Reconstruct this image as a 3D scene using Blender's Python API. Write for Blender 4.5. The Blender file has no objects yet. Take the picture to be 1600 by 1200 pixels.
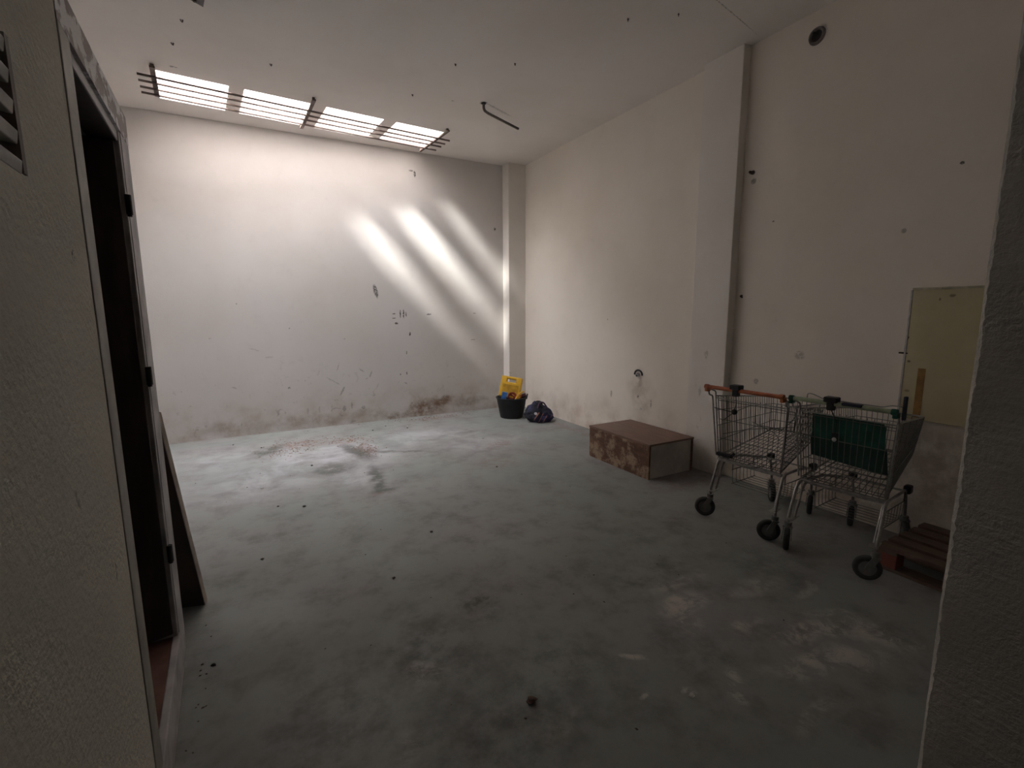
import bpy, bmesh, math, random
from mathutils import Vector, Matrix, noise
random.seed(7)
S = bpy.context.scene
COL = S.collection
rad = math.radians

# ------------------------------------------------------------------ camera
F_PX, PITCH, ROLL, YAW = 750.7, 0.1506, -0.00445, 0.4993
fwd = Vector((math.sin(YAW)*math.cos(PITCH), math.cos(YAW)*math.cos(PITCH), -math.sin(PITCH)))
r0 = Vector((math.cos(YAW), -math.sin(YAW), 0)); u0 = r0.cross(fwd)
rt = r0*math.cos(ROLL) + u0*math.sin(ROLL); up = -r0*math.sin(ROLL) + u0*math.cos(ROLL)
cd = bpy.data.cameras.new('camera'); cam = bpy.data.objects.new('camera', cd); COL.objects.link(cam)
cd.sensor_width = 36; cd.lens = F_PX/1600*36; cd.clip_start = 0.02
m = Matrix((rt, up, -fwd)).transposed().to_4x4(); m.translation = (0, 0, 1.5)
cam.matrix_world = m
S.camera = cam

# ------------------------------------------------------------------ sky, sun, exposure
SKY, SUN = 80.0, 30.0
wd = bpy.data.worlds.new('sky'); S.world = wd; wd.use_nodes = True
bg = wd.node_tree.nodes['Background']
bg.inputs[0].default_value = (1.0, 0.985, 1.04, 1); bg.inputs[1].default_value = SKY
sd = bpy.data.lights.new('sun', 'SUN'); sd.energy = SUN; sd.angle = rad(7.5); sd.color = (1, 0.97, 0.93)
sun = bpy.data.objects.new('sun', sd); COL.objects.link(sun)
sun.rotation_euler = Vector((0.90, 0.30, -1.0)).to_track_quat('-Z', 'Y').to_euler()
S.view_settings.view_transform = 'Standard'; S.view_settings.look = 'None'
S.view_settings.gamma = 1; S.view_settings.use_curve_mapping = False
S.view_settings.exposure = 0.12
try:
    S.cycles.diffuse_bounces = 8; S.cycles.max_bounces = 12
except Exception: pass

# ------------------------------------------------------------------ helpers
class MB:
    def __init__(s): s.v = []; s.f = []; s.sm = []
    def add(s, vs, fs, smooth=False, M=None):
        o = len(s.v)
        s.v += [tuple(M @ Vector(p)) if M else tuple(p) for p in vs]
        s.f += [tuple(i+o for i in f) for f in fs]; s.sm += [smooth]*len(fs)
    def box(s, lo, hi, M=None):
        x0, y0, z0 = lo; x1, y1, z1 = hi
        s.add([(x0,y0,z0),(x1,y0,z0),(x1,y1,z0),(x0,y1,z0),(x0,y0,z1),(x1,y0,z1),(x1,y1,z1),(x0,y1,z1)],
              [(0,3,2,1),(4,5,6,7),(0,1,5,4),(1,2,6,5),(2,3,7,6),(3,0,4,7)], M=M)
    def rbox(s, lo, hi, b=0.004, M=None):            # box with chamfered edges
        bm = bmesh.new(); bmesh.ops.create_cube(bm, size=1)
        c = [(lo[i]+hi[i])/2 for i in range(3)]; d = [hi[i]-lo[i] for i in range(3)]
        for v in bm.verts: v.co = Vector([c[i]+v.co[i]*d[i] for i in range(3)])
        bmesh.ops.bevel(bm, geom=bm.edges[:], offset=min(b, min(d)*0.45), segments=2, affect='EDGES', profile=0.5)
        bm.verts.index_update(); s.add([v.co for v in bm.verts], [[v.index for v in f.verts] for f in bm.faces], M=M); bm.free()
    def tube(s, pts, r, n=6, M=None, closed=False, cap=True):
        P = [Vector(p) for p in pts]; N = len(P)
        rs = r if isinstance(r, (list, tuple)) else [r]*N
        vs = []; fs = []; ref = None
        for i, p in enumerate(P):
            if closed: t = P[(i+1) % N]-P[i-1]
            else: t = (P[min(i+1, N-1)]-P[max(i-1, 0)])
            t = t.normalized() if t.length > 1e-9 else Vector((0,0,1))
            if ref is None: ref = t.orthogonal().normalized()
            ref = (ref-t*ref.dot(t)); ref = ref.normalized() if ref.length > 1e-6 else t.orthogonal().normalized()
            b = t.cross(ref)
            for k in range(n):
                a = 2*math.pi*k/n; vs.append(p+(ref*math.cos(a)+b*math.sin(a))*rs[i])
        for i in range(N if closed else N-1):
            j = (i+1) % N
            for k in range(n): fs.append((i*n+k, i*n+(k+1) % n, j*n+(k+1) % n, j*n+k))
        s.add(vs, fs, True, M)
        if cap and not closed:
            s.add(vs[:n], [tuple(range(n))[::-1]], False, M); s.add(vs[-n:], [tuple(range(n))], False, M)
    def lathe(s, prof, n=32, M=None, smooth=True):
        vs = []; fs = []
        for r, z in prof:
            for k in range(n):
                a = 2*math.pi*k/n; vs.append((r*math.cos(a), r*math.sin(a), z))
        for i in range(len(prof)-1):
            for k in range(n): fs.append((i*n+k, i*n+(k+1) % n, (i+1)*n+(k+1) % n, (i+1)*n+k))
        s.add(vs, fs, smooth, M)
    def quad(s, a, b, c, d, M=None): s.add([a,b,c,d], [(0,1,2,3)], M=M)
    def build(s, name, mat, parent=None):
        me = bpy.data.meshes.new(name); me.from_pydata(s.v, [], s.f); me.update()
        me.polygons.foreach_set('use_smooth', s.sm)
        me.materials.append(mat)
        o = bpy.data.objects.new(name, me); COL.objects.link(o)
        if parent: o.parent = parent
        return o
def empty(name, loc, rz=0, parent=None):
    o = bpy.data.objects.new(name, None); COL.objects.link(o); o.location = loc; o.rotation_euler = (0, 0, rz)
    o.empty_display_size = 0.1
    if parent: o.parent = parent
    return o
def tag(o, label=None, cat=None, group=None, kind=None):
    if label: o['label'] = label
    if cat: o['category'] = cat
    if group: o['group'] = group
    if kind: o['kind'] = kind
    return o
def bend(pts, r=0.03, k=5):                          # round the corners of a polyline
    P = [Vector(p) for p in pts]; out = [P[0]]
    for i in range(1, len(P)-1):
        a, b, c = P[i-1], P[i], P[i+1]
        q = min(r, (a-b).length*0.45, (c-b).length*0.45)
        s0 = b+(a-b).normalized()*q; s1 = b+(c-b).normalized()*q
        for j in range(k+1):
            t = j/k; out.append(s0*(1-t)**2+b*2*t*(1-t)+s1*t*t)
    out.append(P[-1]); return out

# ------------------------------------------------------------------ materials
class NT:
    def __init__(s, name):
        s.m = bpy.data.materials.new(name); s.m.use_nodes = True
        s.t = s.m.node_tree; s.b = s.t.nodes['Principled BSDF']
        s.co = s.t.nodes.new('ShaderNodeTexCoord').outputs['Object']
    def n(s, kind, **kw):
        x = s.t.nodes.new(kind)
        for k, v in kw.items(): setattr(x, k, v)
        return x
    def l(s, a, b): s.t.links.new(a, b)
    def noise(s, scale, detail=5, rough=0.55, vec=None, stretch=None, dist=0):
        x = s.n('ShaderNodeTexNoise'); x.inputs['Scale'].default_value = scale
        x.inputs['Detail'].default_value = detail; x.inputs['Roughness'].default_value = rough
        x.inputs['Distortion'].default_value = dist
        v = vec or s.co
        if stretch:
            mp = s.n('ShaderNodeMapping'); s.l(v, mp.inputs[0]); mp.inputs['Scale'].default_value = stretch; v = mp.outputs[0]
        s.l(v, x.inputs['Vector']); return x.outputs['Fac']
    def ramp(s, v, a, b, c=0.0, d=1.0):
        x = s.n('ShaderNodeMapRange', interpolation_type='SMOOTHSTEP'); s.l(v, x.inputs[0])
        for i, q in zip((1, 2, 3, 4), (a, b, c, d)): x.inputs[i].default_value = q
        return x.outputs[0]
    def math(s, op, a, b=None):
        x = s.n('ShaderNodeMath', operation=op)
        for i, q in enumerate((a, b)):
            if q is None: continue
            if isinstance(q, (int, float)): x.inputs[i].default_value = q
            else: s.l(q, x.inputs[i])
        return x.outputs[0]
    def mix(s, f, a, b):
        x = s.n('ShaderNodeMix', data_type='RGBA')
        for i, q in ((0, f), (6, a), (7, b)):
            if isinstance(q, (int, float)): x.inputs[i].default_value = q
            elif isinstance(q, tuple): x.inputs[i].default_value = (*q, 1) if len(q) == 3 else q
            else: s.l(q, x.inputs[i])
        return x.outputs[2]
    def warp(s, scale, amt):
        x = s.n('ShaderNodeTexNoise'); x.inputs['Scale'].default_value = scale; x.inputs['Detail'].default_value = 4
        s.l(s.co, x.inputs['Vector'])
        a = s.n('ShaderNodeVectorMath', operation='SUBTRACT'); s.l(x.outputs['Color'], a.inputs[0]); a.inputs[1].default_value = (.5, .5, .5)
        b = s.n('ShaderNodeVectorMath', operation='SCALE'); s.l(a.outputs[0], b.inputs[0]); b.inputs['Scale'].default_value = amt
        c = s.n('ShaderNodeVectorMath', operation='ADD'); s.l(s.co, c.inputs[0]); s.l(b.outputs[0], c.inputs[1])
        return c.outputs[0]
    def blobs(s, vec, items, soft=0.35):               # items: (centre, radii, rotation(3), strength)
        out = None
        for c, r, ro, st in items:
            mp = s.n('ShaderNodeMapping', vector_type='TEXTURE'); s.l(vec, mp.inputs[0])
            mp.inputs['Location'].default_value = c; mp.inputs['Rotation'].default_value = ro; mp.inputs['Scale'].default_value = r
            ln = s.n('ShaderNodeVectorMath', operation='LENGTH'); s.l(mp.outputs[0], ln.inputs[0])
            v = s.ramp(ln.outputs['Value'], 1.0, soft, 0.0, st)
            out = v if out is None else s.math('MAXIMUM', out, v)
        return out
    def bump(s, h, strength=0.3, dist=0.01):
        x = s.n('ShaderNodeBump'); x.inputs['Strength'].default_value = strength; x.inputs['Distance'].default_value = dist
        s.l(h, x.inputs['Height']); s.l(x.outputs[0], s.b.inputs['Normal'])
    def done(s, col, rough=0.8, metal=0.0, spec=None):
        if isinstance(col, tuple): s.b.inputs['Base Color'].default_value = (*col, 1)
        else: s.l(col, s.b.inputs['Base Color'])
        if isinstance(rough, (int, float)): s.b.inputs['Roughness'].default_value = rough
        else: s.l(rough, s.b.inputs['Roughness'])
        s.b.inputs['Metallic'].default_value = metal
        if spec is not None: s.b.inputs['Specular IOR Level'].default_value = spec
        return s.m

def simple(name, col, rough=0.6, metal=0.0, var=0.18, scale=14, bump=0.0, dark=None):
    t = NT(name); f = t.noise(scale, 5)
    d = dark or tuple(c*(1-var*2) for c in col)
    c = t.mix(t.ramp(f, 0.3, 0.7), d, col)
    if bump: t.bump(t.noise(scale*6, 3), bump, 0.004)
    return t.done(c, rough, metal)

def plaster(name, col, dirt_amt=0.25, marks=(), brown=(), rough_bump=0.12, base_dirt=True, bumpscale=90, scuffs=True):
    t = NT(name)
    big = t.ramp(t.noise(0.9, 5, 0.6), 0.35, 0.75)
    c = t.mix(big, col, tuple(x*y for x, y in zip(col, (0.93, 0.915, 0.895))))
    fine = t.ramp(t.noise(7, 6, 0.65), 0.55, 0.8, 0, dirt_amt)
    c = t.mix(fine, c, tuple(x*0.72 for x in col))
    if base_dirt:                                        # grime band rising from the floor
        sep = t.n('ShaderNodeSeparateXYZ'); t.l(t.warp(3.0, 0.35), sep.inputs[0])
        low = t.ramp(sep.outputs['Z'], 0.62, 0.0)
        g = t.math('MULTIPLY', low, t.ramp(t.noise(3.5, 6, 0.65), 0.35, 0.72))
        c = t.mix(t.math('MULTIPLY', g, 0.6), c, (0.40, 0.30, 0.235))
        if scuffs:
            s2 = t.ramp(sep.outputs['Z'], 1.15, 0.25)
            k = t.math('MULTIPLY', s2, t.ramp(t.noise(9, 5, 0.6, dist=1.2), 0.60, 0.72))
            c = t.mix(t.math('MULTIPLY', k, 0.45), c, (0.23, 0.20, 0.18))
    if brown:
        b = t.blobs(t.warp(5, 0.28), brown, 0.2)
        b = t.math('MULTIPLY', b, t.ramp(t.noise(6, 6, 0.7), 0.3, 0.62))
        c = t.mix(b, c, (0.20, 0.125, 0.075))
    if marks:
        k = t.blobs(t.warp(40, 0.02), marks, 0.55)
        k = t.math('MULTIPLY', k, t.ramp(t.noise(55, 4, 0.7), 0.36, 0.52))
        c = t.mix(k, c, (0.07, 0.062, 0.058))
    h = t.math('ADD', t.noise(bumpscale, 4), t.math('MULTIPLY', t.noise(4, 4), 1.5))
    t.bump(h, rough_bump, 0.01)
    return t.done(c, 0.85, spec=0.25)

WALL = (0.69, 0.668, 0.655)
def bk(x, z, rx, rz, st=1.0, rot=0.0): return ((x, 6.62, z), (rx, 0.3, rz), (0, rot, 0), st)
marks_back = [bk(1.537,1.771,.035,.11,.95,rad(-12)), bk(1.86,1.47,.012,.07), bk(1.905,1.47,.012,.075), bk(1.94,1.47,.01,.05),
    bk(1.77,1.47,.03,.012,.9), bk(1.77,1.41,.03,.01,.8), bk(1.80,1.34,.028,.018,1), bk(1.985,1.19,.014,.035,1), bk(2.27,1.46,.045,.014,.8),
    bk(2.13,3.33,.02,.05,.9), bk(2.08,3.37,.04,.012,.8), bk(3.329,2.706,.016,.03,1), bk(2.98,1.47,.03,.01,.6), bk(1.93,.93,.01,.03,.8), bk(2.95,1.08,.05,.008,.6),
    bk(1.83,.63,.01,.02,.9), bk(1.92,.64,.012,.03,.9), bk(1.9,.5,.03,.012,.5,.5), bk(.93,.60,.12,.010,.3,.6), bk(1.04,.46,.016,.08,.45,.5),
    bk(.4,.55,.02,.02,.6), bk(.6,.23,.018,.05,.28), bk(.74,.24,.014,.06,.25), bk(1.05,.22,.03,.05,.45), bk(1.15,.25,.016,.06,.35), bk(1.30,.21,.03,.035,.4),
    bk(.2,.95,.06,.01,.25), bk(.05,1.05,.08,.01,.2,.3), bk(-.2,.6,.035,.01,.35,.4), bk(1.3,.72,.05,.012,.4,.7), bk(1.42,.66,.012,.06,.4,.4), bk(1.36,.60,.03,.01,.3,-.5), bk(1.0,.78,.008,.08,.3,.3), bk(-.4,1.2,.02,.008,.35), bk(.45,1.3,.012,.012,.5), bk(-.1,1.6,.012,.012,.5), bk(1.1,1.15,.015,.01,.5)]
brown_back = [bk(2.16,.10,.40,.20,1), bk(2.42,.20,.26,.13,1), bk(1.75,.05,.35,.10,.8), bk(2.9,.16,.5,.10,.55), bk(.6,.10,.9,.10,.4), bk(-.3,.1,.6,.12,.35), bk(1.3,.10,.6,.1,.4)]
M_BACK = plaster('plaster_back', WALL, 0.22, marks_back, brown_back)
def rk(y, z, ry, rz, st=1.0, rot=0.0): return ((3.74, y, z), (0.3, ry, rz), (rot, 0, 0), st)
marks_right = [rk(3.95,.55,.02,.03,.6), rk(4.4,.52,.02,.05,.5), rk(3.75,.5,.015,.06,.5), rk(3.9,.42,.02,.02,.5), rk(4.5,1.4,.012,.012,.7), rk(2.5,2.2,.01,.01,.7), rk(1.45,1.05,.02,.02,.6),
    rk(2.2,1.15,.05,.04,.35), rk(1.6,2.0,.02,.02,.5), rk(1.35,2.35,.012,.012,.9), rk(2.55,.9,.03,.03,.4), rk(2.74,1.62,.012,.012,.8), rk(2.7,2.55,.03,.03,.6), rk(2.25,3.47,.06,.05,.5)]
brown_right = [rk(3.9,.55,.25,.35,.35), rk(1.9,.2,.9,.35,.55), rk(1.3,.5,.5,.5,.5), rk(3.95,.72,.07,.14,.5)]
M_RIGHT = plaster('plaster_right', (0.84, 0.79, 0.725), 0.2, marks_right, brown_right, scuffs=False)
M_PIL = plaster('plaster_pilaster', (0.82, 0.79, 0.755), 0.2, [rk(3.0,1.1,.03,.05,.3), rk(3.05,.75,.02,.06,.3)])
def ck(x, y, rx, ry, st=1.0, rot=0.0): return ((x, y, 3.61), (rx, ry, 0.3), (0, 0, rot), st)
M_CEIL = plaster('plaster_ceiling', (0.82, 0.785, 0.755), 0.18, [ck(3.05,2.55,.75,.006,.5,rad(12)), ck(2.3,4.8,.05,.05,.8), ck(2.5,4.87,.3,.02,.35,rad(25)), ck(-.4,5.4,.04,.02,.6), ck(2.0,4.9,.02,.02,.5)], base_dirt=False)  # long smear along the conduit paints its shadow on the ceiling
M_LEFTROUGH = plaster('rough_plaster_grey', (0.60, 0.585, 0.52), 0.5, [((-.3,1.37,1.62),(.3,.012,.016),(0,0,0),1), ((-.3,1.37,.9),(.3,.006,.03),(0,0,0),.9), ((-.3,1.2,.3),(.3,.05,.006),(0.6,0,0),.6), ((-.3,1.15,1.15),(.3,.01,.03),(0.4,0,0),.5)], rough_bump=0.5, base_dirt=False, bumpscale=70)
M_JAMB = plaster('rough_render_beige', (0.41, 0.39, 0.355), 0.45, rough_bump=0.6, base_dirt=False, bumpscale=80)
M_PEEL = None
def peel():
    t = NT('peeling_white_paint'); f = t.ramp(t.noise(9, 5, 0.6, stretch=(1, 1, 1.6)), 0.47, 0.53)
    c = t.mix(f, (0.78, 0.77, 0.78), (0.33, 0.28, 0.27)); t.bump(f, 0.5, 0.004); return t.done(c, 0.7)
M_PEEL = peel()
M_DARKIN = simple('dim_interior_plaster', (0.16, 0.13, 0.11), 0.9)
M_REDFLOOR = simple('red_clay_floor', (0.23, 0.105, 0.08), 0.8, scale=9)

def floor_mat():
    t = NT('worn_painted_concrete')
    w1 = t.warp(1.6, 0.7); w2 = t.warp(5, 0.22)
    g = (0.245, 0.262, 0.25); gr = (0.283, 0.278, 0.276)
    c = t.mix(t.ramp(t.noise(1.1, 6, 0.62), 0.38, 0.66), g, gr)
    c = t.mix(t.ramp(t.noise(4.5, 7, 0.7), 0.42, 0.72, 0, 0.7), c, (0.15, 0.148, 0.14))
    def fk(x, y, rx, ry, st=1, ro=0): return ((x, y, 0), (rx, ry, 1), (0, 0, ro), st)
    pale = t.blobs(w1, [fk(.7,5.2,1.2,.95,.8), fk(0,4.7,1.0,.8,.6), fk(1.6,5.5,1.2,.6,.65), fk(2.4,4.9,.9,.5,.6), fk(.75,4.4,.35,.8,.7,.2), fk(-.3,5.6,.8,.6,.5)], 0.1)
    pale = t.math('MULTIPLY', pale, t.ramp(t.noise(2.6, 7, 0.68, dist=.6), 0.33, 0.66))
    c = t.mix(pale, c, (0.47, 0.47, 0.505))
    green = t.blobs(w1, [fk(3.0,5.7,1.0,.5,.8), fk(-.2,6.4,1.2,.25,.7), fk(2.3,3.9,1.2,.6,.6), fk(3.2,4.6,.6,.6,.7), fk(1.5,4.2,.5,.3,.5)], 0.1)
    c = t.mix(t.math('MULTIPLY', green, 0.7), c, (0.235, 0.268, 0.256))
    wet = t.blobs(w2, [fk(.93,4.25,.10,.6,.9,rad(-8)), fk(.62,4.75,.26,.3,.8,.6), fk(.95,5.25,.16,.55,.85,rad(12)), fk(.90,3.95,.22,.08,.8), fk(1.35,5.0,.45,.08,.75,rad(-30)), fk(.10,5.75,.16,.4,.85,rad(-35)), fk(2.2,5.4,.5,.1,.45,.2), fk(2.0,4.5,.6,.06,.35,.5)], 0.25)
    wet = t.math('MULTIPLY', wet, t.ramp(t.noise(5, 6, 0.65), 0.33, 0.55))
    c = t.mix(wet, c, (0.085, 0.09, 0.078))
    red = t.blobs(w2, [fk(.45,5.85,.42,.22,.75,rad(-15)), fk(.95,5.75,.38,.2,.75), fk(1.05,5.3,.14,.5,.5), fk(2.42,4.75,.35,.14,.6,.6), fk(2.2,6.35,.6,.12,.6), fk(3.55,4.9,.10,1.3,.55), fk(2.1,4.15,.3,.3,.35), fk(3.5,3.0,.3,.5,.55), fk(.88,3.9,.2,.06,.5), fk(3.2,2.9,.5,.35,.4)], 0.2)
    red = t.math('MULTIPLY', red, t.ramp(t.noise(11, 7, 0.75), 0.40, 0.62))
    c = t.mix(red, c, (0.20, 0.105, 0.072))
    worn = t.blobs(w2, [fk(1.87,1.60,.22,.13,1), fk(1.78,1.46,.14,.07,.9), fk(2.24,1.12,.34,.09,.9,rad(-15)), fk(2.10,.98,.4,.10,.85,rad(-20)), fk(2.45,1.02,.12,.3,.8,.3), fk(1.36,1.42,.10,.03,1,-.5), fk(1.42,1.15,.05,.03,1), fk(1.62,1.10,.12,.05,.9,.4), fk(.54,1.78,.10,.11,.75), fk(2.0,1.75,.3,.05,.55), fk(2.3,1.5,.3,.08,.5), fk(1.25,1.25,.05,.02,.9), fk(2.55,1.35,.2,.06,.5), fk(2.0,1.30,.16,.05,.8), fk(.35,1.45,.12,.1,.3), fk(1.75,.85,.2,.05,.5), fk(.95,1.3,.08,.05,.35), fk(.85,1.24,.1,.04,.3)], 0.2)
    worn = t.math('MULTIPLY', worn, t.ramp(t.noise(8, 7, 0.75, dist=.5), 0.42, 0.58))
    c = t.mix(worn, c, (0.50, 0.455, 0.43))
    drk = t.blobs(w2, [fk(.95,2.1,.2,.26,.9), fk(.6,1.9,.35,.5,.7), fk(.2,1.7,.5,.5,.5), fk(.7,1.35,.6,.4,.6), fk(1.9,1.9,.6,.25,.55), fk(1.0,1.5,.5,.3,.6), fk(1.7,1.25,.4,.2,.5), fk(2.6,1.6,.5,.4,.5), fk(2.3,2.2,.7,.3,.35)], 0.1)
    drk = t.math('MULTIPLY', drk, t.ramp(t.noise(7, 7, 0.7), 0.40, 0.66))
    c = t.mix(drk, c, (0.085, 0.082, 0.078))
    spk = t.ramp(t.noise(38, 3, 0.6), 0.73, 0.80, 0, .5)
    c = t.mix(spk, c, (0.08, 0.075, 0.07))
    h = t.math('ADD', t.noise(22, 6), t.math('MULTIPLY', t.noise(2, 4), 0.8)); t.bump(h, 0.18, 0.006)
    return t.done(c, t.ramp(t.noise(2.2, 5), 0.3, 0.7, 0.5, 0.8), spec=0.35)
M_FLOOR = floor_mat()

def wood(name, a, b, stretch=(2, 14, 14), rough=0.65, patch=None):
    t = NT(name); f = t.ramp(t.noise(3, 6, 0.6, stretch=stretch, dist=0.6), 0.3, 0.72)
    c = t.mix(f, a, b)
    if patch:
        p = t.ramp(t.noise(6.5, 8, 0.72, dist=.15), 0.46, 0.60, 0, .8)
        c = t.mix(p, c, patch)
    t.bump(f, 0.15, 0.003); return t.done(c, rough)
M_DOOR = wood('dark_brown_door', (0.035, 0.02, 0.016), (0.06, 0.034, 0.026), (8, 8, 1), 0.55)
M_FRAME = simple('painted_door_frame', (0.36, 0.335, 0.28), 0.6, scale=8)
M_FRAMEW = simple('whitish_door_post', (0.52, 0.50, 0.50), 0.6, scale=8)
M_IRON = simple('rusty_iron', (0.10, 0.072, 0.06), 0.7, 0.3, scale=30)
M_IRON2 = simple('brown_painted_steel', (0.17, 0.125, 0.11), 0.6, 0.3, scale=20)
M_BLACK = simple('black_plastic', (0.018, 0.018, 0.02), 0.5)
M_RUBBER = simple('worn_grey_rubber', (0.045, 0.046, 0.046), 0.75, scale=25)
M_HUB = simple('grey_wheel_hub', (0.22, 0.22, 0.215), 0.5)
M_CHROME = simple('dull_chrome', (0.40, 0.39, 0.37), 0.30, 0.9, scale=30)
M_WIRE = simple('dull_zinc_wire', (0.20, 0.195, 0.18), 0.45, 0.6, scale=30)
M_ORANGE = simple('orange_plastic', (0.56, 0.16, 0.055), 0.45)
M_PALEGR = simple('pale_green_plastic', (0.42, 0.47, 0.32), 0.45)
M_GREEN = simple('green_plastic', (0.006, 0.095, 0.06), 0.45)
M_NAVY = simple('navy_plastic', (0.02, 0.022, 0.05), 0.45)
M_WHITEP = simple('white_plastic', (0.7, 0.7, 0.68), 0.4)

# ------------------------------------------------------------------ setting
R, YB, ZC = 3.75, 6.62, 3.615
XL, YR = -1.35, -5.0           # hidden left wall of the far part, wall behind the camera
b = MB(); b.box((XL-.2, YR-.2, -.12), (R+.2, YB+.2, 0)); tag(b.build('floor', M_FLOOR), 'worn grey-green painted concrete floor with stains', kind='structure')
b = MB(); b.box((XL-.2, YB, 0), (R+.2, YB+.2, ZC+.26)); tag(b.build('wall_back', M_BACK), 'off-white plaster wall with damp stains under the skylights', kind='structure')
b = MB(); b.box((R, YR, 0), (R+.2, YB, ZC+.26)); WR = tag(b.build('wall_right', M_RIGHT), 'off-white plaster side wall with a shallow pilaster', kind='structure')
b = MB(); b.rbox((R-.085, 2.80, 0), (R+.02, 3.19, ZC), .006); b.build('pilaster', M_PIL, WR)
b = MB(); b.rbox((3.465, 6.435, 0), (R+.02, YB+.02, ZC), .006); b.build('corner_column', M_PIL, WR)
b = MB(); b.box((XL-.2, YR, 0), (XL, YB, ZC+.26)); tag(b.build('wall_left', M_BACK), 'plaster wall beyond the low annex', kind='structure')
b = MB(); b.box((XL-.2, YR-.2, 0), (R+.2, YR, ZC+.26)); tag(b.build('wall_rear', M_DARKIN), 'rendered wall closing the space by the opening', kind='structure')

# ceiling slab with four roof-light wells, the row set slightly askew to the back wall
TH = 0.26
ca = math.atan(0.078)
CM = Matrix.Translation((0.85, 5.99, 0)) @ Matrix.Rotation(ca, 4, 'Z')
V0, V1 = -0.335, 0.335
OP = [(-1.425, -0.865), (-0.735, -0.135), (0.02, 0.63), (0.775, 1.355)]
b = MB(); z0, z1 = ZC, ZC+TH
b.box((-3.6, -12.5, z0), (4.2, V0, z1), CM); b.box((-3.6, V1, z0), (4.2, 1.4, z1), CM)
xs = [-3.6]+[q for o in OP for q in o]+[4.2]
for i in range(0, len(xs), 2): b.box((xs[i], V0, z0), (xs[i+1], V1, z1), CM)
tag(b.build('ceiling', M_CEIL), 'off-white plaster ceiling pierced by four roof lights', kind='structure')
# added unseen lantern over the wells, shaped to steer the skylight; glass on top
HF, HK = 1.15, 0.42            # front and back height of the added lantern; tall front dims back wall
LA, LB = OP[0][0]-.01, OP[3][1]+.01; zf, zk = z1+HF, z1+HK
b = MB(); b.box((LA-.12, V0-.12, z1), (LB+.12, V0, zf), CM); b.box((LA-.12, V1, z1), (LB+.12, V1+.12, zk), CM)
for xa, xb_ in ((LA-.12, LA), (LB, LB+.12)):
    b.add([(x, y, z) for x in (xa, xb_) for y, z in ((V0, z1), (V1, z1), (V1, zk), (V0, zf))], [(0,3,2,1), (4,5,6,7), (0,1,5,4), (1,2,6,5), (2,3,7,6), (3,0,4,7)], M=CM)
tag(b.build('wall_added_lantern', M_CEIL), 'added unseen upstand over the wells that shapes the skylight', kind='structure')
slope = math.atan2(zk-zf, V1-V0); SL = (V1-V0)/math.cos(slope)/2
GM = CM @ Matrix.Translation((0, 0, (zf+zk)/2)) @ Matrix.Rotation(slope, 4, 'X')
def roof_glass(v):
    t = NT('dimming_roof_glass'); tr = t.n('ShaderNodeBsdfTransparent'); tr.inputs[0].default_value = (v, v, v*.985, 1)
    gl = t.n('ShaderNodeBsdfGlossy'); gl.inputs['Roughness'].default_value = .1
    mx = t.n('ShaderNodeMixShader'); mx.inputs[0].default_value = .06; t.l(tr.outputs[0], mx.inputs[1]); t.l(gl.outputs[0], mx.inputs[2])
    t.l(mx.outputs[0], t.t.nodes['Material Output'].inputs[0]); return t.m
PANE_DIM = (1.0, 1.0, 0.64, 0.52)  # pane tint added to weaken the sun streaks under the last two
LX = [LA]+[(OP[i][1]+OP[i+1][0])/2 for i in range(3)]+[LB]
for i in range(4):
    a, c = LX[i], LX[i+1]
    b = MB(); w = .02
    b.box((a, -SL, -.04), (c, -SL+w, 0), GM); b.box((a, SL-w, -.04), (c, SL, 0), GM)
    b.box((a, -SL+w, -.04), (a+w, SL-w, 0), GM); b.box((c-w, -SL+w, -.04), (c, SL-w, 0), GM)
    fr = tag(b.build('window_%d' % (i+1), M_IRON2), 'glazed roof light on the added lantern above the barred grille', kind='structure')
    b = MB(); b.box((a+w, -SL+w, -.022), (c-w, SL-w, -.018), GM); b.build('pane', roof_glass(PANE_DIM[i]), fr)
    pl = bpy.data.lights.new('sky_portal', 'AREA'); pl.shape = 'RECTANGLE'; pl.size = c-a; pl.size_y = 2*SL; pl.cycles.is_portal = True
    po = bpy.data.objects.new('sky_portal', pl); COL.objects.link(po)
    po.matrix_world = GM @ Matrix.Translation(((a+c)/2, 0, .01))

# security grille hung below the roof lights
g = empty('skylight_grille', (0.85, 5.99, ZC-.05))
tag(g, 'rusty barred grille of thin rods hung under the roof lights', 'grille')
def gpart(bm, name, mat): 
    o = bm.build(name, mat, g); o.matrix_parent_inverse = Matrix.Translation((-.85, -5.99, -(ZC-.05))); return o
bl = [((-.686, 5.572), (2.346, 5.875)), ((-.697, 5.71), (2.338, 6.01)), ((-.707, 5.86), (2.330, 6.13)), ((-.718, 6.0), (2.318, 6.285))]
for p0, p1 in bl:
    b = MB(); b.tube([(p0[0], p0[1], ZC-.045), ((p0[0]+p1[0])/2, (p0[1]+p1[1])/2, ZC-.048), (p1[0], p1[1], ZC-.045)], .0105, 8); gpart(b, 'rod', M_IRON2)
for p0, p1, w in [((-.553, 5.40), (-.603, 6.07), .020), ((.748, 5.446), (.712, 6.313), .017), ((2.227, 5.599), (2.160, 6.461), .016)]:
    d = Vector((p1[0]-p0[0], p1[1]-p0[1], 0)); M = Matrix.Translation((p0[0], p0[1], ZC-.03)) @ d.to_track_quat('Y', 'Z').to_matrix().to_4x4()
    b = MB(); b.box((-w, 0, -.010), (w, d.length, .006), M); 
    for e in (0.02, d.length-.05): b.box((-w*.7, e, .005), (w*.7, e+.03, .0285), M)
    gpart(b, 'cross_bar', M_IRON2)

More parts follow.
